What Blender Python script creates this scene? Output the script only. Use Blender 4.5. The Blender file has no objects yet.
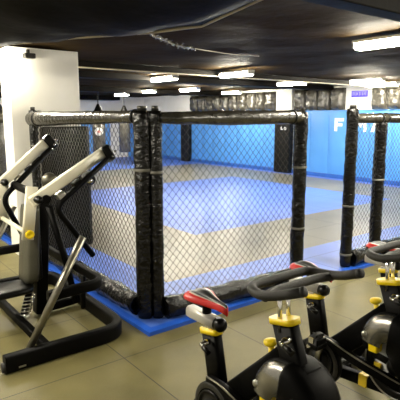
import bpy, bmesh, math, random
from mathutils import Vector, Matrix, noise
random.seed(7)
C = bpy.context.scene.collection
PI = math.pi
ORD = ['', 'first', 'second', 'third', 'fourth', 'fifth', 'sixth', 'seventh', 'eighth', 'ninth', 'tenth', 'eleventh',
       'twelfth', 'thirteenth', 'fourteenth', 'fifteenth', 'sixteenth', 'seventeenth', 'eighteenth', 'nineteenth',
       'twentieth', 'twenty-first', 'twenty-second', 'twenty-third', 'twenty-fourth', 'twenty-fifth']

# ------------------------------------------------------------------ materials
def sock(b, *names):
    for n in names:
        if n in b.inputs:
            return b.inputs[n]

def mat(name, col, rough=.5, metal=0., col2=None, scale=8., bump=0., bscale=30., detail=4., spec=.5, stretch=(1, 1, 1), coat=0.):
    m = bpy.data.materials.new(name); m.use_nodes = True
    nt = m.node_tree; b = nt.nodes['Principled BSDF']
    b.inputs['Base Color'].default_value = (*col, 1)
    b.inputs['Roughness'].default_value = rough
    b.inputs['Metallic'].default_value = metal
    sock(b, 'Specular IOR Level', 'Specular').default_value = spec
    if coat: sock(b, 'Coat Weight').default_value = coat
    tc = nt.nodes.new('ShaderNodeTexCoord')
    mp = nt.nodes.new('ShaderNodeMapping'); mp.inputs['Scale'].default_value = stretch
    nt.links.new(tc.outputs['Object'], mp.inputs['Vector'])
    if col2 is None: col2 = tuple(c * .82 for c in col)
    n = nt.nodes.new('ShaderNodeTexNoise'); n.inputs['Scale'].default_value = scale; n.inputs['Detail'].default_value = detail
    nt.links.new(mp.outputs[0], n.inputs['Vector'])
    r = nt.nodes.new('ShaderNodeValToRGB')
    r.color_ramp.elements[0].position = .35; r.color_ramp.elements[1].position = .65
    r.color_ramp.elements[0].color = (*col2, 1); r.color_ramp.elements[1].color = (*col, 1)
    nt.links.new(n.outputs[0], r.inputs[0]); nt.links.new(r.outputs[0], b.inputs['Base Color'])
    if bump:
        n2 = nt.nodes.new('ShaderNodeTexNoise'); n2.inputs['Scale'].default_value = bscale; n2.inputs['Detail'].default_value = 3
        nt.links.new(mp.outputs[0], n2.inputs['Vector'])
        bp = nt.nodes.new('ShaderNodeBump'); bp.inputs['Strength'].default_value = bump; bp.inputs['Distance'].default_value = .02
        nt.links.new(n2.outputs[0], bp.inputs['Height']); nt.links.new(bp.outputs[0], b.inputs['Normal'])
    return m

def tiled(name, col, col2, rough, dx, dy, ox, oy, width, seamcol, spec=.5, scale=3., speck=0., bump=.05):
    """a surface of laid tiles: seams every dx, dy (object space)"""
    m = mat(name, col, rough, 0, col2, scale, bump, 220, spec=spec)
    nt = m.node_tree; b = nt.nodes['Principled BSDF']
    src = b.inputs['Base Color'].links[0].from_socket
    tc = [n for n in nt.nodes if n.type == 'TEX_COORD'][0]
    sx = nt.nodes.new('ShaderNodeSeparateXYZ'); nt.links.new(tc.outputs['Object'], sx.inputs[0])
    def mt(op, a, c=None):
        n = nt.nodes.new('ShaderNodeMath'); n.operation = op
        for i, v in enumerate((a, c)):
            if v is None: continue
            if isinstance(v, (int, float)): n.inputs[i].default_value = v
            else: nt.links.new(v, n.inputs[i])
        return n.outputs[0]
    ds = []
    for s, d, o in ((sx.outputs[0], dx, ox), (sx.outputs[1], dy, oy)):
        f = mt('FRACT', mt('DIVIDE', mt('ADD', s, 100 * d - o), d))
        ds.append(mt('MULTIPLY', mt('MINIMUM', f, mt('SUBTRACT', 1., f)), d))
    seam = mt('LESS_THAN', mt('MINIMUM', ds[0], ds[1]), width)
    mx = nt.nodes.new('ShaderNodeMixRGB'); nt.links.new(seam, mx.inputs[0]); nt.links.new(src, mx.inputs[1])
    mx.inputs[2].default_value = (*seamcol, 1)
    out = mx.outputs[0]
    if speck:
        n = nt.nodes.new('ShaderNodeTexNoise'); n.inputs['Scale'].default_value = 180
        nt.links.new(tc.outputs['Object'], n.inputs['Vector'])
        g = mt('GREATER_THAN', n.outputs[0], .62)
        m2 = nt.nodes.new('ShaderNodeMixRGB'); nt.links.new(mt('MULTIPLY', g, speck), m2.inputs[0]); nt.links.new(out, m2.inputs[1])
        m2.inputs[2].default_value = (.3, .29, .24, 1); out = m2.outputs[0]
    nt.links.new(out, b.inputs['Base Color'])
    return m

def emit(name, col, s):
    m = bpy.data.materials.new(name); m.use_nodes = True
    b = m.node_tree.nodes['Principled BSDF']
    b.inputs['Base Color'].default_value = (.9, .9, .9, 1)
    sock(b, 'Emission Color', 'Emission').default_value = (*col, 1)
    b.inputs['Emission Strength'].default_value = s
    return m

M = {}
M['rubber'] = tiled('rubber_tile', (.152, .131, .047), (.108, .093, .032), .5, .96, .9, 1.62, 3.0, .0035, (.012, .011, .007), .45, 2.2, .25, .08)
M['mat_blue'] = tiled('blue_mat', (.085, .175, .62), (.07, .150, .56), .45, 1., 1., 4.62, 4.62, .006, (.02, .06, .3), .5, 1.5)
M['mat_grey'] = tiled('grey_mat', (.180, .168, .126), (.15, .139, .104), .36, 1., 1., 4.62, 4.62, .006, (.06, .055, .045), .5, 1.5)
M['edge_blue'] = mat('blue_edge', (.012, .10, .58), .4, 0, (.01, .08, .5), 5)
M['white'] = mat('white_paint', (.86, .84, .78), .6, 0, (.82, .80, .73), 3, .04, 60)
M['pad_blue'] = mat('blue_vinyl', (.075, .275, .70), .42, 0, (.065, .25, .65), 2, .12, 5)
M['pad_skirt'] = mat('dark_blue_vinyl', (.02, .10, .42), .4)
M['vinyl'] = mat('black_vinyl', (.0028, .0026, .002), .2, 0, (.0018, .0017, .0014), 9, .9, 26, spec=.38)
M['vinyl_plain'] = mat('plain_black_vinyl', (.003, .0028, .0022), .45, 0, (.002, .0018, .0015), 6, .15, 8, spec=.2)
M['vinyl_grey'] = mat('wrapped_vinyl', (.085, .078, .060), .24, 0, (.03, .027, .02), 6, 1., 12, spec=.8)
M['rail_pad'] = mat('rail_vinyl', (.040, .036, .026), .26, 0, (.026, .024, .018), 8, .5, 14, spec=.8, stretch=(1, 1, 1))
M['strap'] = mat('strap_tape', (.20, .19, .16), .4, 0, (.1, .1, .08), 20)
M['wire'] = mat('coated_wire', (.065, .058, .042), .33, .7, (.045, .041, .03), 20)
M['steel_dark'] = mat('dark_steel', (.05, .047, .04), .35, .6, (.03, .03, .025), 20)
M['black'] = mat('black_powder_coat', (.0016, .0015, .0012), .5, 0, (.0012, .0011, .0009), 40, .05, 300, spec=.09)
M['black_gloss'] = mat('black_plastic', (.003, .003, .0026), .28, 0, (.002, .002, .0018), 10, spec=.25)
M['rubber_black'] = mat('black_rubber', (.010, .0095, .008), .6, 0, (.012, .012, .01), 30, .2, 200)
M['grip'] = mat('grip_foam', (.022, .0205, .016), .55, 0, (.015, .014, .011), 40, .25, 260)
M['chrome'] = mat('chrome', (.75, .73, .68), .16, 1., (.6, .59, .55), 8)
M['alu'] = mat('brushed_aluminium', (.55, .54, .49), .3, 1., (.42, .41, .37), 12, .1, 60, stretch=(1, 12, 12))
M['alu_tube'] = mat('satin_tube', (.24, .225, .175), .3, .85, (.19, .18, .14), 20)
M['silver_paint'] = mat('silver_paint', (.62, .60, .54), .3, .35, (.55, .53, .48), 12)
M['silver'] = mat('silver_cover', (.30, .29, .26), .26, .9, (.24, .235, .21), 12, .04, 80)
M['yellow'] = mat('yellow_plastic', (.95, .70, .006), .34, 0, (.92, .66, .005), 8)
M['red'] = mat('red_saddle', (.72, .025, .02), .35, 0, (.62, .02, .016), 8)
M['saddle_white'] = mat('white_saddle', (.75, .72, .62), .4)
M['cream'] = mat('cream_powder_coat', (.76, .72, .57), .35, 0, (.72, .68, .54), 6, .03, 200)
M['upholstery'] = mat('grey_upholstery', (.062, .058, .037), .5, 0, (.052, .049, .031), 14, .15, 200)
M['ceiling'] = mat('black_ceiling_cloth', (.042, .026, .0095), .75, 0, (.024, .015, .0055), 1.1, .55, 4, detail=6, spec=.02)
M['ceiling_black'] = mat('black_drape', (.004, .003, .002), .7, 0, (.002, .0018, .0012), 1.5, .5, 4, spec=.08)
M['beam'] = mat('dark_beam', (.007, .005, .0028), .6, 0, (.004, .003, .0018), 3, .2, 8, spec=.1)
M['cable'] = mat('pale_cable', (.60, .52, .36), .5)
M['foil'] = mat('foil_garland', (.7, .67, .58), .25, .9, (.4, .38, .32), 40, .8, 90)
M['sign'] = mat('sign_blue', (.07, .05, .62), .4, 0, (.055, .04, .52), 10)
M['sign_text'] = mat('sign_pale_print', (.45, .42, .85), .5)
M['sign_white'] = mat('white_print', (.85, .85, .85), .5)
M['pink'] = mat('pink_print', (.75, .25, .22), .5)
M['lamp'] = emit('tube_glow', (1., .93, .76), 46.)
M['lamp_body'] = mat('lamp_body', (.7, .68, .62), .5)
M['spoke_white'] = mat('white_sticker', (.80, .80, .78), .4)
M['yellow_dull'] = mat('yellow_label', (.80, .55, .02), .5)

# ------------------------------------------------------------------ mesh building
def frames(pts, closed, upv):
    out = []; n = len(pts)
    for i in range(n):
        if closed: t = pts[(i + 1) % n] - pts[i - 1]
        else: t = pts[min(i + 1, n - 1)] - pts[max(i - 1, 0)]
        t.normalize()
        u = upv - t * upv.dot(t)
        if u.length < 1e-3:
            u = Vector((1, 0, 0)) - t * t.x
        u.normalize()
        out.append((t, u, t.cross(u)))
    return out

def fillet(pts, r, n=5, closed=False):
    pts = [Vector(p) for p in pts]; out = []
    N = len(pts)
    for i, p in enumerate(pts):
        if not closed and i in (0, N - 1): out.append(p); continue
        a = pts[i - 1] - p; b = pts[(i + 1) % N] - p
        rr = min(r, a.length * .49, b.length * .49)
        A = p + a.normalized() * rr; B = p + b.normalized() * rr
        for k in range(n + 1):
            t = k / n
            out.append(A * (1 - t) ** 2 + p * 2 * t * (1 - t) + B * t ** 2)
    return out

class MB:
    def __init__(s): s.bm = bmesh.new(); s.mi = 0
    def _f(s, vs):
        try:
            f = s.bm.faces.new(vs); f.material_index = s.mi; f.smooth = True; return f
        except ValueError: return None
    def box(s, c, size, rot=None, bevel=0., seg=2):
        g = bmesh.ops.create_cube(s.bm, size=1.)
        vs = g['verts']; mtx = Matrix.Translation(Vector(c)) @ (rot.to_4x4() if rot else Matrix.Identity(4)) @ Matrix.Diagonal((*size, 1))
        bmesh.ops.transform(s.bm, matrix=mtx, verts=vs)
        fs = list({f for v in vs for f in v.link_faces})
        for f in fs: f.material_index = s.mi
        if bevel:
            es = list({e for v in vs for e in v.link_edges})
            r = bmesh.ops.bevel(s.bm, geom=es, offset=bevel, segments=seg, profile=.5, affect='EDGES')
            for f in r['faces']: f.smooth = True; f.material_index = s.mi
        return s
    def tube(s, pts, r, seg=10, closed=False, prof=None, up=(0, 0, 1), cap=True, wob=0.):
        pts = [Vector(p) for p in pts]; upv = Vector(up)
        n = len(pts); rings = []
        for i, (p, (t, u, w)) in enumerate(zip(pts, frames(pts, closed, upv))):
            rr = r[i] if isinstance(r, (list, tuple)) else r
            ring = []
            if prof:
                for (a, b) in prof: ring.append(s.bm.verts.new(p + w * a + u * b))
            else:
                for k in range(seg):
                    th = 2 * PI * k / seg
                    q = rr
                    if wob: q = rr * (1 + wob * noise.noise(Vector((p.x * 9 + k * .9, p.y * 9, p.z * 9))))
                    ring.append(s.bm.verts.new(p + w * q * math.cos(th) + u * q * math.sin(th)))
            rings.append(ring)
        m = len(rings[0])
        for i in range(n if closed else n - 1):
            A = rings[i]; B = rings[(i + 1) % n]
            for k in range(m): s._f([A[k], A[(k + 1) % m], B[(k + 1) % m], B[k]])
        if cap and not closed:
            for q in (rings[0][::-1], rings[-1]):
                f = s._f(q)
                if f: f.smooth = False
        return s
    def loft(s, rings, cap=True):
        R = [[s.bm.verts.new(Vector(p)) for p in r] for r in rings]
        m = len(R[0])
        for A, B in zip(R, R[1:]):
            for k in range(m): s._f([A[k], A[(k + 1) % m], B[(k + 1) % m], B[k]])
        if cap: s._f(R[0][::-1]); s._f(R[-1])
        return R
    def lathe(s, c, axis, prof, seg=24, start=0., end=2 * PI, capped=True):
        """prof: (distance along axis, radius)"""
        ax = Vector(axis).normalized(); c = Vector(c)
        u = ax.orthogonal().normalized()
        if abs(ax.z) < .9:
            u = (Vector((0, 0, 1)) - ax * ax.z).normalized()
        w = ax.cross(u)
        full = abs(end - start - 2 * PI) < 1e-6
        ns = seg if full else seg + 1
        rings = []
        for (d, r) in prof:
            rings.append([s.bm.verts.new(c + ax * d + (u * math.cos(start + (end - start) * k / seg) + w * math.sin(start + (end - start) * k / seg)) * max(r, 1e-4)) for k in range(ns)])
        for A, B in zip(rings, rings[1:]):
            for k in range(ns if full else ns - 1):
                s._f([A[k], A[(k + 1) % ns], B[(k + 1) % ns], B[k]])
        if capped and full:
            s._f(rings[0][::-1]); s._f(rings[-1])
        return s
    def prism(s, poly, axis_pts):
        """poly in (x,z) plane extruded along y from axis_pts[0] to [1]"""
        a, b = axis_pts
        A = [s.bm.verts.new((p[0], a, p[1])) for p in poly]; B = [s.bm.verts.new((p[0], b, p[1])) for p in poly]
        n = len(poly)
        for k in range(n):
            f = s._f([A[k], A[(k + 1) % n], B[(k + 1) % n], B[k]])
            if f: f.smooth = False
        for q in (A[::-1], B):
            f = s._f(q)
            if f: f.smooth = False
        return s
    def build(s, name, m, parent=None, org=None, bevel=0., mod=None):
        bmesh.ops.recalc_face_normals(s.bm, faces=s.bm.faces)
        me = bpy.data.meshes.new(name)
        o = bpy.data.objects.new(name, me); C.objects.link(o)
        if org is None and parent is not None:
            r = parent
            while r.parent: r = r.parent
            org = r.location.copy()
        if org is not None:
            bmesh.ops.translate(s.bm, vec=-Vector(org), verts=s.bm.verts)
        s.bm.to_mesh(me); s.bm.free()
        for x in (m if isinstance(m, (list, tuple)) else [m]): me.materials.append(x)
        if parent: o.parent = parent
        elif org is not None: o.location = org
        if bevel:
            b = o.modifiers.new('bevel', 'BEVEL'); b.width = bevel; b.segments = 2; b.limit_method = 'ANGLE'; b.angle_limit = .6
        return o

def tag(o, label, cat, group=None):
    o['label'] = label; o['category'] = cat
    if group: o['group'] = group
    return o
def thing(name, label, cat, loc, group=None, rz=0.):
    o = bpy.data.objects.new(name, None); C.objects.link(o)
    o.location = loc; o.rotation_euler = (0, 0, rz); o.empty_display_size = .1
    return tag(o, label, cat, group)
def struct(o):
    o['kind'] = 'structure'; return o
def copy_tree(o, parent=None):
    c = o.copy(); C.objects.link(c)
    if parent:
        c.parent = parent; c.matrix_parent_inverse = o.matrix_parent_inverse.copy()
    for ch in list(o.children): copy_tree(ch, c)
    return c
def rect(w, h, r=.012, n=3):
    out = []
    for sx, sy, a0 in ((1, 1, 0), (-1, 1, 90), (-1, -1, 180), (1, -1, 270)):
        for k in range(n + 1):
            a = math.radians(a0 + 90 * k / n)
            out.append((sx * (w / 2 - r) + r * math.cos(a), sy * (h / 2 - r) + r * math.sin(a)))
    return out

# ------------------------------------------------------------------ camera   (x runs along the front fence, y along the side fence)
cd = bpy.data.cameras.new('camera'); cam = bpy.data.objects.new('camera', cd); C.objects.link(cam)
cd.sensor_width = 36; cd.sensor_height = 36; cd.lens = 36 * 490 / 400; cd.clip_start = .02
cam.location = (0, 0, 1.75)
pitch = math.atan(83 / 490); yaw = math.radians(52.2)
cam.rotation_euler = (PI / 2 - pitch, 0, yaw - PI / 2)
bpy.context.scene.camera = cam

# ------------------------------------------------------------------ setting
WX = 11.6; FY = 19.0; CEIL = 2.6
f = MB(); f.box((5, 8, -.05), (16, 24, .1)); struct(f.build('floor', M['rubber']))

# ceiling: black cloth with sags and folds
def ceil_z(x, y):
    z = CEIL + .015
    z += .035 * noise.noise(Vector((x * .55, y * .55, 0))) + .018 * noise.noise(Vector((x * 1.6, y * 1.3, 3)))
    r = abs(noise.noise(Vector((x * .9 + y * .35, y * .8, 9))))
    z -= .05 * max(0, .25 - r)
    return z
f = MB(); NX, NY = 110, 150
g = [[f.bm.verts.new((-3 + 15 * i / NX, -4 + 23.2 * j / NY, ceil_z(-3 + 15 * i / NX, -4 + 23.2 * j / NY))) for j in range(NY + 1)] for i in range(NX + 1)]
for i in range(NX):
    for j in range(NY): f._f([g[i][j], g[i][j + 1], g[i + 1][j + 1], g[i + 1][j]])
struct(f.build('ceiling', M['ceiling']))
# walls
f = MB(); f.box((WX + .1, 7.5, 1.34), (.2, 23.4, 2.68)); struct(f.build('wall_back', M['white']))
f = MB(); f.box((4.3, FY + .1, 1.34), (14.8, .2, 2.68)); struct(f.build('wall_left', M['white']))
# column by the side fence
f = MB(); f.box((2.33, 6.32, 1.29), (.89, .34, 2.58), bevel=.008); struct(f.build('trim_1', M['white']))
f = MB(); f.box((WX - .09, 10.53, 2.26), (.18, .64, .66), bevel=.006); struct(f.build('trim_2', M['white']))
f = MB(); f.box((WX - .09, 15.62, 2.26), (.18, .62, .66), bevel=.006); struct(f.build('trim_3', M['white']))
# beams across the ceiling
def beam(n, y, x0, x1, w, z0, z1, m='beam'):
    f = MB(); f.box(((x0 + x1) / 2, y, (z0 + z1) / 2), (x1 - x0, w, z1 - z0), bevel=.01)
    return struct(f.build('trim_%d' % n, M[m]))
beam(4, 1.95, 1.2, 11.5, .16, 2.42, 2.62)
beam(5, 7.25, -1.0, 11.5, .05, 2.50, 2.60)
beam(6, 8.9, -1.0, 11.5, .30, 2.48, 2.60)
f = MB(); f.tube([(-1, 7.21, 2.497), (11.5, 7.21, 2.497)], .012, 8); struct(f.build('trim_9', M['cable']))
beam(7, 13.2, 2.0, 11.5, .3, 2.46, 2.60)
# dark bulkhead at the far wall
f = MB(); f.box((7.3, FY - .5, 2.51), (5.4, .5, .16)); struct(f.build('trim_8', M['beam']))

# hanging black cloth near the camera
def drape(name, edge, depth, dirv, z_back, label, sag=.05):
    f = MB(); rows = []
    edge = [Vector(p) for p in edge]
    # resample
    pts = []
    for i in range(len(edge) - 1):
        for k in range(8): pts.append(edge[i].lerp(edge[i + 1], k / 8))
    pts.append(edge[-1])
    for j in range(13):
        t = j / 12; row = []
        for i, p in enumerate(pts):
            q = p + Vector(dirv) * depth * t
            z = p.z + (z_back - p.z) * t - sag * math.sin(PI * t) + .03 * noise.noise(Vector((q.x * 2.5, q.y * 2.5, 1)))
            row.append(f.bm.verts.new((q.x, q.y, z + (.0 if j else 0))))
        rows.append(row)
    for A, B in zip(rows, rows[1:]):
        for i in range(len(A) - 1): f._f([A[i], A[i + 1], B[i + 1], B[i]])
    o = f.build(name, M['ceiling_black'])
    s = o.modifiers.new('thickness', 'SOLIDIFY'); s.thickness = .012
    tag(o, label, 'cloth')
    h = MB(); h.tube([p + Vector((0, 0, -.006)) for p in pts], .012, 8)  # pale tube put in for the highlight along the cloth edge
    e = h.build('edge_highlight', M['cable'], o); e['label'] = 'pale cord standing for the edge highlight'
    return o
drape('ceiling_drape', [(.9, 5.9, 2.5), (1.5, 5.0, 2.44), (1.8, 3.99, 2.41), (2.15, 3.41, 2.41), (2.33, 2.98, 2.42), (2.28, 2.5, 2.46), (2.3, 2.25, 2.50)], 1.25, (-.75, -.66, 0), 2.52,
      'large sagging black ceiling cloth with a pale cord for its edge highlight, nearest overhead', .09)

# foil garland and its cord
f = MB(); a = Vector((2.19, 3.47, 2.41)); b = Vector((2.98, 3.93, 2.405)); N = 60
for i in range(N):
    p = a.lerp(b, i / N); p.z -= .02 * math.sin(PI * i / N)
    ang = random.random() * PI
    d = Vector((math.cos(ang), math.sin(ang), random.uniform(-.8, .8))) * random.uniform(.012, .034)
    f.tube([p - d, p + d], .006, 5)
gt = f.build('garland', M['foil']); tag(gt, 'silver twisted foil garland hanging under the black ceiling', 'garland')
h = MB(); h.tube([b + (Vector((5.06, 5.16, 2.60)) - b) * (k / 8) - Vector((0, 0, .015 * math.sin(PI * k / 8))) for k in range(9)], .005, 6)
h.build('cord', M['cable'], gt)
for p, q in (((2.19, 3.47, 2.41), (2.17, 3.44, 2.6)),):
    h = MB(); h.tube([p, q], .003, 5); h.build('hanger', M['cable'], gt)

# ------------------------------------------------------------------ ceiling lights
def make_light():
    r = thing('ceiling_light', '', 'light', (0, 0, 0), 'fluorescent lights on the black ceiling')
    f = MB(); f.box((0, 0, -.015), (.17, .80, .03), bevel=.006); f.build('housing', M['lamp_body'], r)
    f = MB()
    f.tube([(0, -.37, -.06), (0, .37, -.06)], .0, prof=rect(.15, .075, .03, 4)); f.build('diffuser', M['lamp'], r)
    for s in (-1, 1):
        f = MB(); f.box((0, .385 * s, -.05), (.15, .03, .06), bevel=.006); f.build('end_cap', M['lamp_body'], r)
    return r
LZ = 2.56
lights = [
    (4.73, 2.93, 'bright fluorescent light largest in view at the upper right'),
    (6.05, 6.75, 'fluorescent light over the mats, straight above the front fence'),
    (5.60, 8.40, 'fluorescent light over the mats, just above the corner post on its right'),
    (8.70, 7.80, 'fluorescent light in front of the white pilaster with the black pad'),
    (9.40, 6.30, 'fluorescent light directly over the blue wall sign'),
    (10.7, 6.75, 'fluorescent light right of the blue sign, the lower of two there'),
    (8.40, 11.3, 'fluorescent light left of the row of black upper wall pads'),
    (8.00, 12.9, 'fluorescent light behind the corner post, lower left of the nearer one'),
    (10.4, 11.8, 'small distant fluorescent light in front of the black upper wall pads'),
    (8.40, 15.2, 'farthest small fluorescent light above the two hanging punch bags'),
    (1.60, 6.70, 'fluorescent light glowing beside the left white column'),
]
unseen = [(-.5, 3.4), (-.6, 5.0), (-.7, 6.6), (4.4, .2), (5.2, 17.2), (4.2, 13.5), (7.6, 2.6), (7.2, -.4), ]  # lamps out of view, several added to brighten the column and far wall
proto = None
for x, y, lab in lights:
    if proto is None: proto = make_light(); o = proto
    else: o = copy_tree(proto)
    o.location = (x, y, LZ); o['label'] = lab
for i, (x, y) in enumerate(unseen):
    o = copy_tree(proto); o.location = (x, y, LZ)
    o['label'] = 'added fluorescent ceiling light out of view, %s along' % ORD[i + 1]
r = thing('wall_lamp', 'glowing white lamp at the upper left edge of the left white column', 'lamp', (1.86, 6.12, 2.36))
f = MB(); f.box((1.865, 6.12, 2.37), (.03, .10, .14), bevel=.008); f.build('bracket', M['steel_dark'], r)
f = MB(); f.lathe((1.845, 6.08, 2.37), (-.55, -.8, -.15), [(0, .02), (.02, .05), (.05, .065), (.08, .05), (.09, .001)], 18); f.build('bulb', M['lamp'], r)
# dark spotlight body on the column
r = thing('spotlight', 'small dark spotlight box at the top of the left white column', 'light', (2.12, 6.10, 2.5))
f = MB(); f.box((2.12, 6.09, 2.475), (.13, .10, .06), bevel=.01); f.build('housing', M['steel_dark'], r)
f = MB(); f.box((2.12, 6.13, 2.53), (.03, .05, .05), bevel=.004); f.build('bracket', M['steel_dark'], r)

# ------------------------------------------------------------------ training mats
pl = thing('training_mat', 'blue and grey training mats laid inside the black cage', 'mat', (1.94, 3.18, 0))
def slab(name, x0, x1, y0, y1, m, h=.032):
    f = MB(); f.box(((x0 + x1) / 2, (y0 + y1) / 2, h / 2), (x1 - x0, y1 - y0, h)); return f.build(name, m, pl)
slab('edge_trim', 1.955, 2.02, 3.19, 18.9, M['edge_blue'], .034)
slab('edge_trim', 2.02, 11.5, 3.19, 3.27, M['edge_blue'], .034)
slab('blue_mat', 2.02, 11.5, 3.27, 4.12, M['mat_blue'])
slab('blue_mat', 2.02, 2.75, 4.12, 18.9, M['mat_blue'])
slab('grey_mat', 2.75, 11.2, 4.12, 5.62, M['mat_grey'])
slab('grey_mat', 2.75, 4.27, 5.62, 14.5, M['mat_grey'])
slab('blue_mat', 4.27, 9.5, 5.62, 10.7, M['mat_blue'])
slab('grey_mat', 4.27, 9.5, 10.7, 14.5, M['mat_grey'])
slab('grey_mat', 9.5, 11.2, 5.62, 14.5, M['mat_grey'])
slab('blue_mat', 2.75, 11.2, 14.5, 18.9, M['mat_blue'])
slab('blue_mat', 11.2, 11.5, 4.12, 18.9, M['mat_blue'])

# ------------------------------------------------------------------ wall padding
def pillow(f, c, size, bulge=.3, axis=0, n=7, wob=0.):
    """padded block: front face bulges towards -axis"""
    sx, sy, sz = size
    cx, cy, cz = c
    rows = []
    f.box((cx + sx * .25, cy, cz), (sx * .5, sy, sz))
    for j in range(n + 1):
        row = []
        for i in range(n + 1):
            u = i / n * 2 - 1; v = j / n * 2 - 1
            d = (1 - u ** 6) * (1 - v ** 6)
            q = sx * .5 * d ** .5
            if wob: q += wob * noise.noise(Vector((cy * 3.1 + u * 1.5, v * 4.5, cz))) * d
            row.append(f.bm.verts.new((cx - q, cy + u * sy / 2, cz + v * sz / 2)))
        rows.append(row)
    for A, B in zip(rows, rows[1:]):
        for i in range(n): f._f([A[i], A[i + 1], B[i + 1], B[i]])

def wallpad(y0, y1, lab, group):
    f = MB(); pillow(f, (WX - .04, (y0 + y1) / 2, 1.04), (.08, y1 - y0 - .006, 1.80), n=6, wob=.006)
    r = tag(f.build('wall_pad', M['pad_blue'], org=(WX, (y0 + y1) / 2, 0)), lab, 'wall pad', group)
    f = MB(); f.box((WX - .045, (y0 + y1) / 2, .07), (.09, y1 - y0 - .004, .14), bevel=.008)
    s = f.build('skirt', M['pad_skirt'], r); s['label'] = 'darker blue foot strip'
w = .655
y = 10.22; k = 1
while y - w > 3.4:
    wallpad(y - w, y, '%s tall blue wall pad to the right of the black padded pilaster' % ORD[k], 'blue wall pads right of the pilaster'); y -= w; k += 1
y = 10.86; k = 1
while y + w < 15.5:
    wallpad(y, y + w, '%s tall blue wall pad to the left of the black padded pilaster' % ORD[k], 'blue wall pads left of the pilaster'); y += w; k += 1
y = 15.95; k = 1
while y + w < 18.95:
    wallpad(y, y + w, '%s blue wall pad beyond the far black padded pilaster' % ORD[k], 'blue wall pads beyond the far pilaster'); y += w; k += 1
# far wall pads (face -y)
def farpad(x0, x1, z0, z1, lab, m='pad_blue', group='blue pads on the far wall', name='wall_pad'):
    f = MB(); f.box(((x0 + x1) / 2, FY - .05, (z0 + z1) / 2), (x1 - x0 - .01, .1, z1 - z0), bevel=.03)
    tag(f.build(name, M[m], org=((x0 + x1) / 2, FY, 0)), lab, 'wall pad', group)
x = 11.5; k = 1
while x > 2.5:
    if not (9.55 < x - .4 < 10.7):
        farpad(x - .8, x, .0, 1.93, '%s blue pad on the far wall counted from the right corner' % ORD[k])
    x -= .82; k += 1
# white door on the far wall
f = MB(); f.box((10.2, FY - .03, 1.0), (1.0, .06, 2.0), bevel=.01); d = struct(f.build('door_1', M['white']))
f = MB(); f.tube([(10.55, FY - .06, 1.0), (10.55, FY - .11, 1.0), (10.42, FY - .11, 1.0)], .012, 8); f.build('door_handle', M['chrome'], d)

# pilaster pads
def pilpad(y0, y1, lab, marks=False):
    f = MB(); f.box((WX - .12, (y0 + y1) / 2, .98), (.22, y1 - y0, 1.94), bevel=.04, seg=3)
    o = tag(f.build('pilaster_pad', M['vinyl_plain'], org=(WX, (y0 + y1) / 2, 0)), lab, 'pad')
    if marks:
        f = MB(); xx = WX - .232
        f.box((xx, 10.56, 1.41), (.006, .035, .10)); f.box((xx, 10.53, 1.375), (.006, .09, .03))
        f.lathe((xx, 10.40, 1.40), (1, 0, 0), [(-.003, .022), (-.003, .05), (.003, .05), (.003, .022)], 14, capped=False)
        e = f.build('print', M['sign_white'], o); e['label'] = 'white printed letters'
pilpad(10.24, 10.86, 'black padded cover low on the right pilaster, small white print on it', True)
pilpad(15.45, 15.93, 'black padded cover on the far pilaster beside the left blue pads')

# black vinyl pads above the blue ones
def make_upper(y, wd, lab, group):
    f = MB(); pillow(f, (WX - .11, y, 2.245), (.22, wd, .59), n=9, wob=.07)
    o = tag(f.build('upper_pad', M['vinyl_grey'], org=(WX, y, 1.95)), lab, 'pad', group)
ys = [10.95 + .445 * i for i in range(10)]
for i, y in enumerate(ys):
    make_upper(y + .22, .385, '%s crinkled black upper wall pad left of the white pilaster' % ORD[i + 1], 'black upper pads left of the white pilaster')
for i in range(4):
    make_upper(10.2 - .22 - .45 * i - .02, .40, '%s crinkled black upper wall pad right of the white pilaster' % ORD[i + 1], 'black upper pads right of the white pilaster')
for i in range(6):
    make_upper(7.55 - .24 - .46 * i, .40, '%s crinkled black upper wall pad right of the blue sign' % ORD[i + 1], 'black upper pads right of the sign')

# lettering on the blue pads
def letter(strokes, y0, z0, wd, ht, lab, th=.05):
    """strokes: quads in unit (u to the right = -y, v up)"""
    f = MB()
    for (a, b, c, d) in strokes:
        P = [(WX - .086, y0 - u * wd, z0 + v * ht) for (u, v) in (a, b, c, d)]
        Q = [(x + .008, yy, z) for (x, yy, z) in P]
        A = [f.bm.verts.new(p) for p in P]; B = [f.bm.verts.new(p) for p in Q]
        f._f(A); f._f(B[::-1])
        for k in range(4): f._f([A[k], A[(k + 1) % 4], B[(k + 1) % 4], B[k]])
    o = f.build('wall_letter', M['sign_white'], org=(WX - .08, y0, z0))
    for p in o.data.polygons: p.use_smooth = False
    return tag(o, lab, 'letter', 'white letters on the blue wall')
F_ = [((0, 0), (.3, 0), (.3, 1), (0, 1)), ((.3, .76), (1, .76), (1, 1), (.3, 1)), ((.3, .38), (.85, .38), (.85, .6), (.3, .6))]
M_ = [((0, 0), (.24, 0), (.24, 1), (0, 1)), ((.76, 0), (1, 0), (1, 1), (.76, 1)), ((.1, 1), (.28, 1), (.6, .3), (.42, .3)), ((.72, 1), (.9, 1), (.58, .3), (.4, .3))]
A_ = [((0, 0), (.26, 0), (.6, 1), (.38, 1)), ((.74, 0), (1, 0), (.62, 1), (.40, 1)), ((.24, .24), (.76, .24), (.7, .44), (.3, .44))]
letter(F_, 8.68, 1.36, .30, .36, 'white letter F on the blue wall padding')
letter(M_, 8.02, 1.36, .36, .36, 'white letter M on the blue wall between two cage posts')
letter(A_, 7.53, 1.36, .36, .36, 'white letter A on the blue wall partly behind a cage post')

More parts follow.
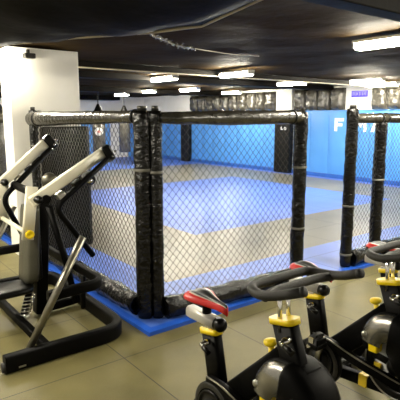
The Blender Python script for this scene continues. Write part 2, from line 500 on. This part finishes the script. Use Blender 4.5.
# blue sign
r = thing('wall_sign', 'small blue sign high on the white wall between black pads', 'sign', (WX, 7.97, 2.27))
f = MB(); f.box((WX - .012, 7.97, 2.36), (.024, .50, .17), bevel=.004); f.build('board', M['sign'], r)
f = MB(); xx = WX - .026
for i, (yy, hh) in enumerate([(.20, .09), (.16, .07), (.105, .09), (.06, .06), (.0, .09), (-.045, .07), (-.10, .09), (-.15, .06), (-.195, .09)]):
    f.box((xx, 7.97 + yy, 2.365), (.004, .014, hh))
f.box((xx, 7.97, 2.413), (.004, .44, .010)); f.box((xx, 7.97 + .08, 2.36), (.004, .07, .012)); f.box((xx, 7.97 - .12, 2.35), (.004, .08, .012))
e = f.build('print', M['sign_text'], r); e['label'] = 'pale printed lettering'

# hanging punch bags at the far end
def punchbag(x, y, lab, logo=False):
    r = thing('punch_bag', lab, 'punch bag', (x, y, .55), 'punch bags at the far end')
    f = MB(); f.lathe((x, y, .5), (0, 0, 1), [(0, .06), (.0, .17), (.04, .20), (.7, .205), (1.32, .20), (1.36, .16)], 20); f.build('bag', M['vinyl_grey'], r)
    f = MB(); f.lathe((x, y, 1.86), (0, 0, 1), [(0, .17), (.03, .18), (.12, .12), (.24, .06), (.3, .03)], 16); f.build('top_cone', M['black'], r)
    f = MB()
    f.tube([(x, y, 2.14), (x, y, 2.64)], .016, 8); f.build('hanger', M['steel_dark'], r)
    if logo:
        d = Vector((-x, -y, 0)).normalized()
        f = MB(); f.lathe((x + d.x * .197, y + d.y * .197, 1.30), d, [(0, .01), (0, .13), (.016, .12), (.016, .05)], 24)
        e = f.build('round_print', M['sign_white'], r); e['label'] = 'round white print'
        f = MB(); f.lathe((x + d.x * .205, y + d.y * .205, 1.30), d, [(0, .001), (0, .05), (.014, .045), (.014, .001)], 16)
        e2 = f.build('print_centre', M['pink'], e); e2['label'] = 'pink centre'
punchbag(7.05, 14.3, 'black hanging punch bag with a round white and pink print', True)
punchbag(8.75, 15.7, 'plain black hanging punch bag nearer the corner post')

# ------------------------------------------------------------------ the cage
def post(x, y, r0, h, lab, cap=True, straps=(.9, 1.35), wob=.16):
    t = thing('cage_post', lab, 'post', (x, y, .03), 'padded posts of the cage')
    f = MB()
    n = 40
    f.tube([(x, y, .034 + (h - .034) * i / n) for i in range(n + 1)], [r0 * (1 if 0 < i < n else .85) for i in range(n + 1)], 18, up=(1, 0, 0), wob=wob)
    f.build('post_pad', M['vinyl'], t)
    if cap:
        f = MB(); f.lathe((x, y, h), (0, 0, 1), [(0, r0 * .55), (.035, r0 * .55), (.04, r0 * .48)], 14); f.build('cap', M['steel_dark'], t)
    for z in straps:
        f = MB(); f.lathe((x, y, z), (0, 0, 1), [(-.012, r0 * 1.02), (-.010, r0 * 1.09), (.010, r0 * 1.09), (.012, r0 * 1.02)], 18, capped=False); f.build('strap', M['strap'], t)
    return t
post(2.105, 3.485, .072, 1.80, 'thickest glossy black padded cage post, left of the near corner pair', straps=(1.32,))
post(2.190, 3.419, .055, 1.80, 'slimmer glossy black padded post, right of the near corner pair', straps=(1.30,))
post(3.84, 3.30, .068, 1.80, 'black padded cage post at the left side of the open gateway', straps=(.62, 1.25))
post(4.72, 3.32, .066, 1.84, 'black padded cage post at the right side of the open gateway', straps=(.18, .75))
post(5.36, 3.36, .070, 1.70, 'shorter black padded cage post just right of the gateway', straps=(1.0,))
post(2.11, 6.05, .05, 1.83, 'dark slim cage post against the left white column', straps=(.8, 1.4))
post(2.11, 6.57, .055, 1.83, 'dark cage post behind the left white column')
post(8.6, 3.32, .066, 1.80, 'black padded cage post at the far right end of the cage')

def chainlink(p0, p1, z0, z1, pitch=.070, r=.0029):
    """zigzag woven wires from p0 to p1 (plan), heights z0..z1"""
    p0 = Vector((*p0, 0)); p1 = Vector((*p1, 0)); d = p1 - p0; L = d.length; d.normalize(); nrm = Vector((-d.y, d.x, 0))
    f = MB(); bm = f.bm
    nc = int(L / (pitch / 2)); nz = int((z1 - z0) / (pitch * .56))
    hz = (z1 - z0) / nz
    for c in range(nc):
        u0 = c * L / nc; amp = L / nc * 1.08
        prev = None
        for k in range(nz + 1):
            s = k % 2
            u = u0 + (amp if s == (c % 2) else 0) - (amp - L / nc) / 2
            off = .003 * (1 if (s == (c % 2)) else -1)
            p = p0 + d * u + nrm * off; p.z = z0 + k * hz
            ring = [bm.verts.new(p + q) for q in (d * r, nrm * r, -d * r, -nrm * r)]
            if prev:
                for i in range(4): f._f([prev[i], prev[(i + 1) % 4], ring[(i + 1) % 4], ring[i]])
            prev = ring
    return f

def panel(lab, p0, p1, rail, bottom=True, gap=.0, rail_r=None):
    """rail: list of (x,y,z,r) along the top"""
    mid = ((p0[0] + p1[0]) / 2, (p0[1] + p1[1]) / 2, .03)
    t = thing('fence_panel', lab, 'fence', mid, 'chain link panels of the cage')
    chainlink(p0, p1, .10, rail[0][2]).build('chain_link_mesh', M['wire'], t)
    pts = []; rs = []
    n = 14
    for a, b in zip(rail, rail[1:]):
        for k in range(n):
            q = k / n; s = q * q * (3 - 2 * q)
            pts.append(Vector(a[:3]).lerp(Vector(b[:3]), q)); rs.append(a[3] + (b[3] - a[3]) * s)
    pts.append(Vector(rail[-1][:3])); rs.append(rail[-1][3])
    f = MB(); f.tube(pts, rs, 20, wob=.10); f.build('top_rail_pad', M['rail_pad'], t)
    a = Vector((*p0, 0)); b = Vector((*p1, 0)); d = (b - a); L = d.length; d.normalize()
    for q in (.04, .96):
        i = int(q * (len(pts) - 1)); rr = rs[i]
        dd = (pts[min(i + 1, len(pts) - 1)] - pts[i - 1]).normalized()
        f = MB(); f.lathe(pts[i], dd, [(-.016, rr * .98), (-.012, rr * 1.10), (.012, rr * 1.10), (.016, rr * .98)], 20, capped=False); f.build('strap', M['black_gloss'], t)
    if bottom:
        f = MB(); n = int(L / .05)
        f.tube([a + d * (L * i / n) + Vector((-.03 * abs(d.y), -.03 * abs(d.x), .118 + .006 * math.sin(i * .9))) for i in range(n + 1)], .092, 16, wob=.22); f.build('bottom_pad', M['vinyl'], t)
    return t
panel('chain link panel right of the near corner, up to the open gateway', (2.23, 3.40), (3.78, 3.30),
      [(2.20, 3.40, 1.742, .045), (2.36, 3.335, 1.742, .052), (3.0, 3.31, 1.744, .066), (3.82, 3.30, 1.748, .066)])
panel('long side chain link panel behind the weight machine, ending at the white column', (2.11, 3.56), (2.11, 6.1),
      [(2.10, 3.56, 1.752, .058), (2.11, 3.75, 1.750, .052), (2.11, 4.5, 1.745, .066), (2.11, 6.08, 1.728, .088)])
panel('short chain link panel right of the gateway between two close posts', (4.78, 3.325), (5.30, 3.355),
      [(4.72, 3.32, 1.735, .05), (5.0, 3.33, 1.735, .058), (5.36, 3.36, 1.735, .058)])
panel('chain link panel running out of view at the right edge', (5.42, 3.36), (8.54, 3.32),
      [(5.36, 3.36, 1.735, .058), (6.5, 3.34, 1.735, .062), (8.6, 3.32, 1.735, .06)])
panel('chain link panel behind the white column at the left edge', (2.11, 6.62), (2.11, 10.0),
      [(2.11, 6.57, 1.73, .07), (2.11, 8.4, 1.73, .07), (2.11, 10.0, 1.73, .07)])

# black padding round the column inside the cage
f = MB(); f.box((2.52, 6.10, .83), (.62, .10, 1.60), bevel=.03, seg=3)
f.box((2.82, 6.29, .83), (.08, .44, 1.60), bevel=.03, seg=3)
tag(f.build('column_pad', M['vinyl_plain'], org=(2.5, 6.1, .03)), 'black padding wrapped round the white column behind the chain link', 'pad')
punchbag(2.45, 9.0, 'black hanging punch bag at the left edge, past the white column')

# ------------------------------------------------------------------ weight machine
mc = thing('chest_press_machine', 'cream and black weight machine standing left beside the chain link fence', 'exercise machine', (1.4, 4.15, 0))
SY = 4.15; YF = 3.31; YB = 4.99
# floor frame
f = MB()
path = fillet([(.86, YF, .066), (1.80, YF, .066), (1.84, YB, .066), (.86, YB, .066)], .20, 8)
f.tube(path, 0, prof=rect(.075, .13, .022, 4)); base = f.build('floor_frame', M['black'], mc)
for yy in (YF, YB):
    f = MB(); f.lathe((.862, yy, .045), (-1, 0, 0), [(-.02, .03), (.006, .034), (.02, .034), (.024, .02)], 14); f.build('end_foot', M['rubber_black'], base)
f = MB(); f.box((.97, YF - .0385, .035), (.05, .004, .012)); f.build('plate', M['alu'], base)
f = MB(); f.tube([(1.20, YF + .03, .05), (1.20, YB - .03, .05)], 0, prof=rect(.06, .07, .012)); f.build('cross_bar', M['black'], mc)
# mid height frame
f = MB()
path = fillet([(1.22, 3.40, .45), (1.68, 3.41, .455), (1.70, 4.89, .455), (1.22, 4.90, .45)], .13, 8)
f.tube(path, 0, prof=rect(.05, .085, .02, 4)); f.build('middle_frame', M['black'], mc)
f = MB(); f.tube([(1.66, 3.75, .43), (1.66, 3.78, .13)], .022, 10); f.build('frame_leg', M['black'], mc)
# slanted silver posts
for yy in (YF + .035, YB - .035):
    f = MB(); f.tube([(1.04, yy, .10), (1.49, yy, .87)], 0, prof=rect(.046, .056, .018, 4), up=(0, 1, 0)); f.build('slanted_post', M['alu_tube'], mc)
# central upright
f = MB(); f.tube([(1.42, SY + .02, .03), (1.50, SY + .02, 1.10)], 0, prof=rect(.10, .13, .02), up=(0, 1, 0)); f.build('upright', M['black'], mc)
f = MB(); f.tube([(1.44, SY + .02, .05), (1.80, SY + .02, .07)], 0, prof=rect(.06, .08, .02), up=(0, 0, 1)); f.build('foot_beam', M['black'], mc)
f = MB(); f.tube([(1.50, SY - .12, 1.0), (1.63, SY - .12, .47), (1.70, SY - .12, .10)], .030, 10, up=(0, 1, 0)); f.build('brace', M['black'], mc)
# back pad
f = MB()
rings = []
for i in range(15):
    t = i / 14; z = .345 + .66 * t; w = .135 * (1 - .18 * t); 
    k = min(1, (t + .02) * 7, (1.02 - t) * 9); w *= .62 + .38 * math.sqrt(max(0, 1 - (1 - k) ** 2))
    x = 1.335 + .05 * t
    th = .05
    rings.append([(x + a * th, SY + .02 + b * w, z) for a, b in ((-1, -.86), (-1.1, 0), (-1, .86), (-.6, 1), (.6, 1), (1, .9), (1, -.9), (.6, -1), (-.6, -1))])
f.loft(rings); f.build('back_pad', M['upholstery'], mc)
f = MB(); f.box((1.405, SY + .02, .66), (.05, .22, .60), bevel=.02); f.build('pad_shell', M['black_gloss'], mc)
# seat
f = MB()
rings = []
for i in range(13):
    t = i / 12; x = .86 + .50 * t; w = .17 * math.sqrt(max(.05, 1 - (2 * t - 1) ** 6)) ; h = .036 * (1 if 0 < i < 12 else .5)
    rings.append([(x, SY + math.cos(a) * w, .30 + (math.copysign(abs(math.sin(a)) ** .5, math.sin(a))) * h) for a in [2 * PI * q / 20 for q in range(20)]])
f.loft(rings); f.build('seat', M['black_gloss'], mc)
# seat post with spring
f = MB(); f.tube([(1.24, 4.06, .08), (1.30, 4.06, .27)], .030, 12); f.build('seat_post', M['black'], mc)
f = MB(); f.tube([(1.25 + .05 * t + .038 * math.cos(t * 2 * PI * 6), 4.06 + .038 * math.sin(t * 2 * PI * 6), .07 + .18 * t) for t in [q / 96 for q in range(97)]], .0075, 6)
s = f.build('spring', M['chrome'], mc); s['label'] = 'bright coil spring'
f = MB(); f.lathe((1.24, 4.06, .06), (0, 0, 1), [(0, .05), (.02, .05), (.025, .03)], 16); f.build('spring_seat', M['alu'], mc)
# pivots: shaft and counterweight disc
f = MB(); f.tube([(1.40, 3.80, 1.10), (1.40, 4.62, 1.13)], .035, 14); f.build('pivot_shaft', M['black'], mc)
f = MB(); f.lathe((1.60, 4.26, 1.19), (-.35, -.93, 0), [(-.10, .062), (.0, .068), (.012, .060), (.014, .0)], 24); f.build('damper', M['alu_tube'], mc)
def arm(pv, tip, y, handle_y, handle):
    pv = Vector(pv); tip = Vector(tip)
    f = MB(); f.tube([pv - (tip - pv).normalized() * .05, tip], 0, prof=rect(.060, .088, .012), up=(0, 0, 1)); a = f.build('lever_arm', M['cream'], mc)
    d = (tip - pv).normalized()
    f = MB(); f.box(tip + d * .03 + Vector((0, 0, -.03)), (.09, .085, .15), Matrix.Rotation(-math.atan2(d.z, d.x), 3, 'Y'), bevel=.022); f.build('end_cap', M['black_gloss'], a)
    for q in range(3):
        c = tip + d * (.02 + .028 * q) + Vector((.01, -.045, -.085 + .025 * q))
        f = MB(); f.lathe(c, (0, -1, 0), [(0, .012), (.012, .012), (.016, .006)], 10); f.build('bolt', M['chrome'], a)
    f = MB(); f.tube(fillet(handle, .09, 7), .025, 12, up=(0, 1, 0)); h = f.build('handle', M['black'], mc)
    # bracket between handle and arm
    for q in (.28, .52):
        c = pv.lerp(tip, q) + Vector((.02, (handle_y - y) * .5, -.085)); 
        f = MB(); f.box(c, (.07, abs(handle_y - y) + .04, .05), Matrix.Rotation(-math.atan2(d.z, d.x), 3, 'Y'), bevel=.006); f.build('handle_bracket', M['alu'] if q < .4 else M['black'], h)
    f = MB(); f.lathe(pv + Vector((0, -.05, 0)), (0, -1, 0), [(-.12, .030), (.02, .032), (.03, .026), (.05, .022), (.052, .001)], 18); f.build('pivot_cap', M['black_gloss'], a)
arm((1.33, 3.85, 1.105), (1.945, 3.85, 1.455), 3.85, 3.80, [(1.95, 3.79, 1.40), (1.46, 3.79, 1.03), (1.775, 3.79, .575)])
arm((1.30, 4.62, 1.165), (1.735, 4.62, 1.52), 4.62, 4.58, [(1.74, 4.56, 1.45), (1.27, 4.56, 1.02), (1.44, 4.56, .64)])
# fat roller on the near handle
f = MB(); f.tube([(1.80, 3.84, 1.22), (1.84, 4.02, 1.25)], .045, 16); f.build('roller', M['rubber_black'], mc)
f = MB(); f.lathe((1.795, 3.84, 1.215), (-.2, -1, 0), [(-.01, .028), (.02, .026), (.026, .012)], 14); f.build('roller_cap', M['chrome'], mc)
# cream lever plate with yellow bolt
f = MB(); f.tube([(1.255, 3.885, .775), (1.315, 3.885, 1.20)], 0, prof=rect(.035, .095, .012), up=(1, 0, 0)); lp = f.build('lever_plate', M['cream'], mc)
f = MB(); f.lathe((1.268, 3.866, .82), (0, -1, 0), [(0, .036), (.012, .036), (.016, .030), (.016, .016), (.010, .014), (.010, .001)], 20); b_ = f.build('bolt_washer', M['yellow'], lp); b_['label'] = 'yellow round bolt washer'
f = MB(); f.tube([(1.268, 3.90, .82), (1.268, 4.62, .835)], .020, 10); f.build('link_rod', M['cream'], mc)
f = MB(); f.tube([(1.268, 4.60, .82), (1.30, 4.60, 1.16)], 0, prof=rect(.035, .09, .012), up=(1, 0, 0)); f.build('lever_plate', M['cream'], mc)

# ------------------------------------------------------------------ spin bikes   (local: +x forward, +y left, z up; origin under the saddle)
def make_bike():
    t = thing('spin_bike', '', 'exercise bike', (0, 0, 0), 'black and yellow spin bikes in a row')
    # frame
    f = MB()
    def bar(p, q, w, h, up=(0, 1, 0)): f.tube([p, q], 0, prof=rect(w, h, .014, 3), up=up)
    bar((.025, 0, .76), (.075, 0, .52), .105, .05)             # seat tube
    bar((.075, 0, .54), (-.22, 0, .07), .10, .05)              # rear strut
    bar((.10, 0, .44), (.50, 0, .83), .115, .05)               # main tube
    bar((.475, 0, .965), (.585, 0, .66), .105, .055)           # head tube
    bar((.05, 0, .385), (.60, 0, .44), .06, .05)                # lower tube
    bar((.09, 0, .55), (.06, 0, .37), .09, .05)
    bar((.58, .10, .62), (.66, .10, .07), .06, .03)   # fork
    bar((.60, 0, .44), (.64, 0, .07), .06, .05)
    f.box((.575, 0, .68), (.09, .20, .05), bevel=.012)
    f.build('frame', M['black'], t)
    for x in (-.24, .68):
        f = MB(); f.tube([(x, -.24, .05), (x, .24, .05)], 0, prof=rect(.08, .06, .02, 4)); s = f.build('stabilizer', M['black'], t)
        for yy in (-.22, .22):
            f = MB(); f.lathe((x, yy, 0), (0, 0, 1), [(0, .028), (.02, .03), (.03, .02)], 14); f.build('foot', M['rubber_black'], s)
    f = MB(); f.tube([(-.22, .02, .06), (.66, .02, .06)], 0, prof=rect(.05, .05, .012)); f.build('floor_rail', M['black'], t)
    # seat post, collar, slider
    f = MB(); f.tube([(.01, 0, .74), (-.005, 0, .815)], 0, prof=rect(.055, .034, .006), up=(0, 1, 0)); f.build('seat_post', M['chrome'], t)
    f = MB(); f.tube([(.0235, 0, .757), (.019, 0, .780)], 0, prof=rect(.125, .060, .022, 5), up=(0, 1, 0)); f.build('seat_collar', M['yellow'], t)
    f = MB(); f.tube([(-.138, 0, .816), (.065, 0, .818)], 0, prof=rect(.058, .058, .018)); sl = f.build('seat_slider', M['silver_paint'], t)
    f = MB(); f.lathe((.064, 0, .818), (1, 0, 0), [(0, .031), (.030, .033), (.045, .024), (.047, .001)], 18); f.build('slider_knob', M['black_gloss'], sl)
    f = MB(); f.tube([(-.01, 0, .845), (-.01, 0, .885)], .022, 12); f.build('saddle_clamp', M['black'], t)
    # saddle
    f = MB(); xs = [(-.150, .045, .000), (-.145, .085, .012), (-.115, .100, .020), (-.06, .094, .018), (0, .062, .010), (.05, .040, .006), (.10, .028, .004), (.130, .021, -.002), (.140, .010, -.010)]
    rings = []
    angs = [(-1, -.55), (-1, -.15), (-.86, .55), (-.68, .78), (-.55, .9), (-.25, .92), (0, .72), (.25, .92), (.55, .9), (.68, .78), (.86, .55), (1, -.15), (1, -.55), (.5, -.9), (-.5, -.9)]
    for (x, w, dz) in xs: rings.append([(x * .86 + .012, a * w * .74, .902 + dz * .8 + b * .022) for a, b in angs])
    R = f.loft(rings)
    m_ = len(angs)
    f.bm.faces.ensure_lookup_table()
    for fc in f.bm.faces:
        c = fc.calc_center_median()
        wloc = max(abs(v.co.y) for v in fc.verts); wmax = .08 if c.x < -.05 else .1 - (c.x + .05) * .45
        q = abs(c.y) / max(.01, wmax)
        if fc.calc_center_median().z < .893 and abs(c.y) < .5 * wmax: fc.material_index = 1
    idx = 0
    side = {0: 0, 1: 0, 2: 0, 3: 2, 4: 1, 5: 1, 6: 1, 7: 1, 8: 2, 9: 0, 10: 0, 11: 0, 12: 1, 13: 1, 14: 1}
    fl = list(f.bm.faces)
    for i in range(len(xs) - 1):
        for k in range(m_):
            fl[idx].material_index = side[k] if i > 1 else (0 if k in (1, 2, 3, 8, 9, 10) else 1); idx += 1
    f.build('saddle', [M['red'], M['black_gloss'], M['saddle_white']], t)
    # adjusting pins
    def pin(px, pz, y0=-.035):
        f = MB(); f.lathe((px, y0, pz), (0, -1, 0), [(0, .014), (.03, .014), (.034, .009), (.05, .009)], 12)
        f.tube([(px, y0 - .048, pz), (px + .055, y0 - .055, pz - .012)], .008, 8); f.build('adjusting_pin', M['chrome'], t)
        f = MB(); f.tube([(px + .02, y0 - .05, pz - .004), (px + .065, y0 - .056, pz - .014)], .012, 8); f.build('pin_grip', M['black_gloss'], t)
    pin(.05, .735); pin(.53, .925)
    # handlebar post, collar
    for s in (-1, 1):
        f = MB(); f.tube([(.472, 0.024 * s, .93), (.462, .024 * s, 1.115)], 0, prof=rect(.016, .014, .004), up=(0, 1, 0)); f.build('handlebar_post', M['chrome'], t)
    f = MB(); f.tube([(.474, 0, .962), (.469, 0, .985)], 0, prof=rect(.128, .072, .026, 5), up=(0, 1, 0)); f.build('handlebar_collar', M['yellow'], t)
    # handlebar
    hb = None
    f = MB()
    lp = [(.685, .158, 1.185), (.60, .175, 1.150), (.525, .192, 1.132), (.440, .165, 1.135), (.436, 0, 1.135), (.440, -.165, 1.135), (.525, -.192, 1.132), (.60, -.175, 1.150), (.685, -.158, 1.185)]
    f.tube(fillet(lp, .05, 5), .018, 12); hb = f.build('handlebar', M['grip'], t)
    f = MB(); f.tube(fillet([(.545, .187, 1.132), (.520, .12, 1.130), (.520, -.12, 1.130), (.545, -.187, 1.132)], .05, 5), .0175, 12); f.build('cross_grip', M['grip'], hb)
    for s in (-1, 1):
        f = MB(); f.lathe((.684, .158 * s, 1.1845), (.88, -.15 * s, .38), [(-.004, .018), (.012, .018), (.016, .012)], 12); f.build('end_cap', M['rubber_black'], hb)
    f = MB(); f.box((.475, 0, 1.108), (.08, .05, .02), bevel=.006); f.build('handlebar_clamp', M['black'], hb)
    # resistance knob
    f = MB(); f.tube([(.42, 0, .75), (.405, 0, .845)], .014, 12); f.lathe((.403, 0, .84), (-.16, 0, 1), [(0, .017), (.008, .027), (.018, .029), (.026, .025), (.03, .010)], 16)
    k_ = f.build('resistance_knob', M['yellow'], t)
    # crank guard and belt cover (drive side = -y)
    f = MB(); f.lathe((.135, -.045, .45), (0, -1, 0), [(0, .122), (.004, .129), (.036, .129), (.040, .125), (.040, .098), (.030, .096)], 40); bc = f.build('belt_cover', M['black'], t)
    f = MB(); f.lathe((.135, -.085, .45), (0, -1, 0), [(0, .127), (.006, .119), (.003, .102)], 40, capped=False); f.build('cover_rim', M['steel_dark'], bc)
    f = MB(); pts = fillet([(.09, -.065, .572), (.18, -.065, .575), (.36, -.065, .535), (.60, -.065, .505)], .05, 4)
    f.tube(pts, 0, prof=rect(.040, .045, .008), up=(0, 0, 1)); f.build('belt_guard', M['black'], bc)
    f = MB(); f.tube([p + Vector((0, -.018, .024)) for p in pts], .0045, 6); f.build('guard_trim', M['alu_tube'], bc)
    f = MB(); f.lathe((.135, -.085, .45), (0, -1, 0), [(0, .096), (.008, .094), (.008, .085), (.003, .082), (.003, .055), (.012, .05), (.012, .02)], 32); f.build('chainring_disc', M['black_gloss'], bc)
    # cranks and pedals
    for s, a in ((-1, math.radians(72)), (1, math.radians(252))):
        y0 = .105 * s; e = Vector((.135 + .16 * math.cos(a), y0 + .02 * s, .45 + .16 * math.sin(a)))
        f = MB(); f.tube([(.135, y0, .45), e], 0, prof=rect(.03, .02, .006), up=(0, 1, 0)); cr = f.build('crank_arm', M['alu'], t)
        f = MB(); f.lathe((.135, y0 - .015 * s, .45), (0, s, 0), [(0, .026), (.03, .024), (.034, .012)], 14); f.build('crank_boss', M['black_gloss'], cr)
        pc = e + Vector((0, .065 * s, 0))
        f = MB(); f.box(pc, (.105, .085, .026), bevel=.006)
        f.box(pc + Vector((.045, 0, .018)), (.008, .07, .045), bevel=.003); pd = f.build('pedal', M['black'], cr)
        f = MB(); f.tube(fillet([pc + Vector((-.01, -.045, 0)), pc + Vector((.02, -.045, .06)), pc + Vector((.02, .045, .06)), pc + Vector((-.01, .045, 0))], .03, 4), 0, prof=rect(.004, .026, .0015, 2), up=(1, 0, 0)); f.build('toe_strap', M['rubber_black'], pd)
        f = MB(); f.tube([pc + Vector((0, -.05, .0)), pc + Vector((0, .05, .0))], .010, 8); f.box(pc + Vector((-.048, 0, 0)), (.008, .07, .02)); f.box(pc + Vector((.02, -.05, .04)), (.03, .006, .03)); f.build('pedal_cage', M['chrome'], pd)
    # flywheel with its shroud
    hc = (.55, 0, .575)
    f = MB(); f.lathe((hc[0], -.03, hc[2]), (0, 1, 0), [(0, .126), (-.004, .13), (-.004, .172), (.005, .177), (.055, .177), (.064, .172), (.064, .13), (.06, .126), (0, .126)], 40, capped=False)
    fw = f.build('flywheel', M['black_gloss'], t)
    f = MB(); f.lathe((hc[0], -.034, hc[2]), (0, 1, 0), [(-.004, .169), (-.007, .164), (-.004, .159)], 40, capped=False); f.build('flywheel_rim', M['alu'], fw)
    f = MB(); f.lathe((hc[0], -.02, hc[2]), (0, 1, 0), [(0, .001), (0, .127), (.02, .127), (.02, .001)], 40); e = f.build('wheel_disc', M['spoke_white'], fw); e['label'] = 'white printed wheel disc'
    for k in range(5):
        a = 2 * PI * k / 5 + .5
        f = MB(); f.tube([(hc[0] + .02 * math.cos(a), -.026, hc[2] + .02 * math.sin(a)), (hc[0] + .132 * math.cos(a), -.026, hc[2] + .132 * math.sin(a))], 0, prof=rect(.034, .014, .004), up=(0, 1, 0)); f.build('spoke', M['black_gloss'], fw)
    f = MB(); f.lathe((hc[0], -.03, hc[2]), (0, -1, 0), [(-.02, .045), (.02, .042), (.03, .03), (.032, .001)], 20); f.build('hub', M['black_gloss'], fw)
    f = MB(); f.box((hc[0] - .10, -.029, hc[2] - .05), (.035, .010, .06)); e = f.build('sticker', M['yellow_dull'], fw); e['label'] = 'yellow sticker'
    # shroud: silver side shell over a black fender
    f = MB(); f.lathe((.53, -.045, .665), (0, -1, 0), [(0, .166), (.012, .161), (.030, .142), (.042, .105), (.046, .04)], 36, start=-.10, end=PI * .5, capped=False)
    sh = f.build('flywheel_shroud', M['silver'], t); sh['label'] = 'silver rounded side shell'
    so = sh.modifiers.new('thickness', 'SOLIDIFY'); so.thickness = .004
    f = MB(); f.lathe((.53, -.046, .665), (0, 1, 0), [(0, .10), (0, .160), (.012, .170), (.03, .174), (.10, .174), (.125, .162), (.13, .08)], 36, start=-PI * .62, end=.5, capped=False)
    fd = f.build('fender', M['black'], t); so = fd.modifiers.new('thickness', 'SOLIDIFY'); so.thickness = .004
    f = MB(); f.lathe((.53, 0, .665), (0, -1, 0), [(-.09, .08), (-.09, .158), (-.065, .172), (.045, .172), (.075, .162), (.092, .134), (.10, .08), (.102, .002)], 36, start=-2.6, end=-.05, capped=False)
    fc_ = f.build('front_cover', M['black'], t); so = fc_.modifiers.new('thickness', 'SOLIDIFY'); so.thickness = .004
    f = MB(); f.box((.45, -.06, .655), (.05, .05, .06), bevel=.008); bk = f.build('brake_block', M['yellow'], t)
    f = MB(); f.tube([(.40, -.03, .70), (.45, -.06, .675)], .014, 8); f.lathe((.398, -.06, .70), (0, -1, 0), [(0, .016), (.02, .016), (.024, .008)], 10); f.build('brake_arm', M['alu'], t)
    f = MB(); f.box((.37, -.0, .421), (.05, .056, .066), bevel=.004); e = f.build('frame_label', M['yellow_dull'], t); e['label'] = 'yellow label on the lower tube'
    return t
bike = make_bike()
bikes = [(1.36, 'black spin bike nearest the camera, left of the row'), (2.10, 'black spin bike second from the left, beside the nearest one'),
         (2.84, 'black spin bike farthest right, only its red saddle and post in view')]
for i, (x, lab) in enumerate(bikes):
    o = bike if i == 0 else copy_tree(bike)
    o.location = (x, 1.69, 0); o.rotation_euler = (0, 0, -PI / 2); o['label'] = lab
    turn = (PI * 1.05, 0, .6)[i]                     # each bike's cranks stopped at their own angle
    for c in o.children:
        if c.name.startswith('crank_arm'):
            Rm = Matrix.Rotation(turn, 3, 'Y'); c0 = Vector((.135, 0, .45))
            c.rotation_euler = (0, turn, 0); c.location = c0 - Rm @ c0

# ------------------------------------------------------------------ world and view
w = bpy.data.worlds.new('world'); bpy.context.scene.world = w; w.use_nodes = True
bg = w.node_tree.nodes['Background']; bg.inputs[0].default_value = (1., .93, .78, 1); bg.inputs[1].default_value = .15
sc = bpy.context.scene
sc.view_settings.view_transform = 'Standard'; sc.view_settings.look = 'None'
sc.view_settings.gamma = 1.; sc.view_settings.use_curve_mapping = False
sc.view_settings.exposure = 2.25
sc.cycles.max_bounces = 6
sc.cycles.use_denoising = True
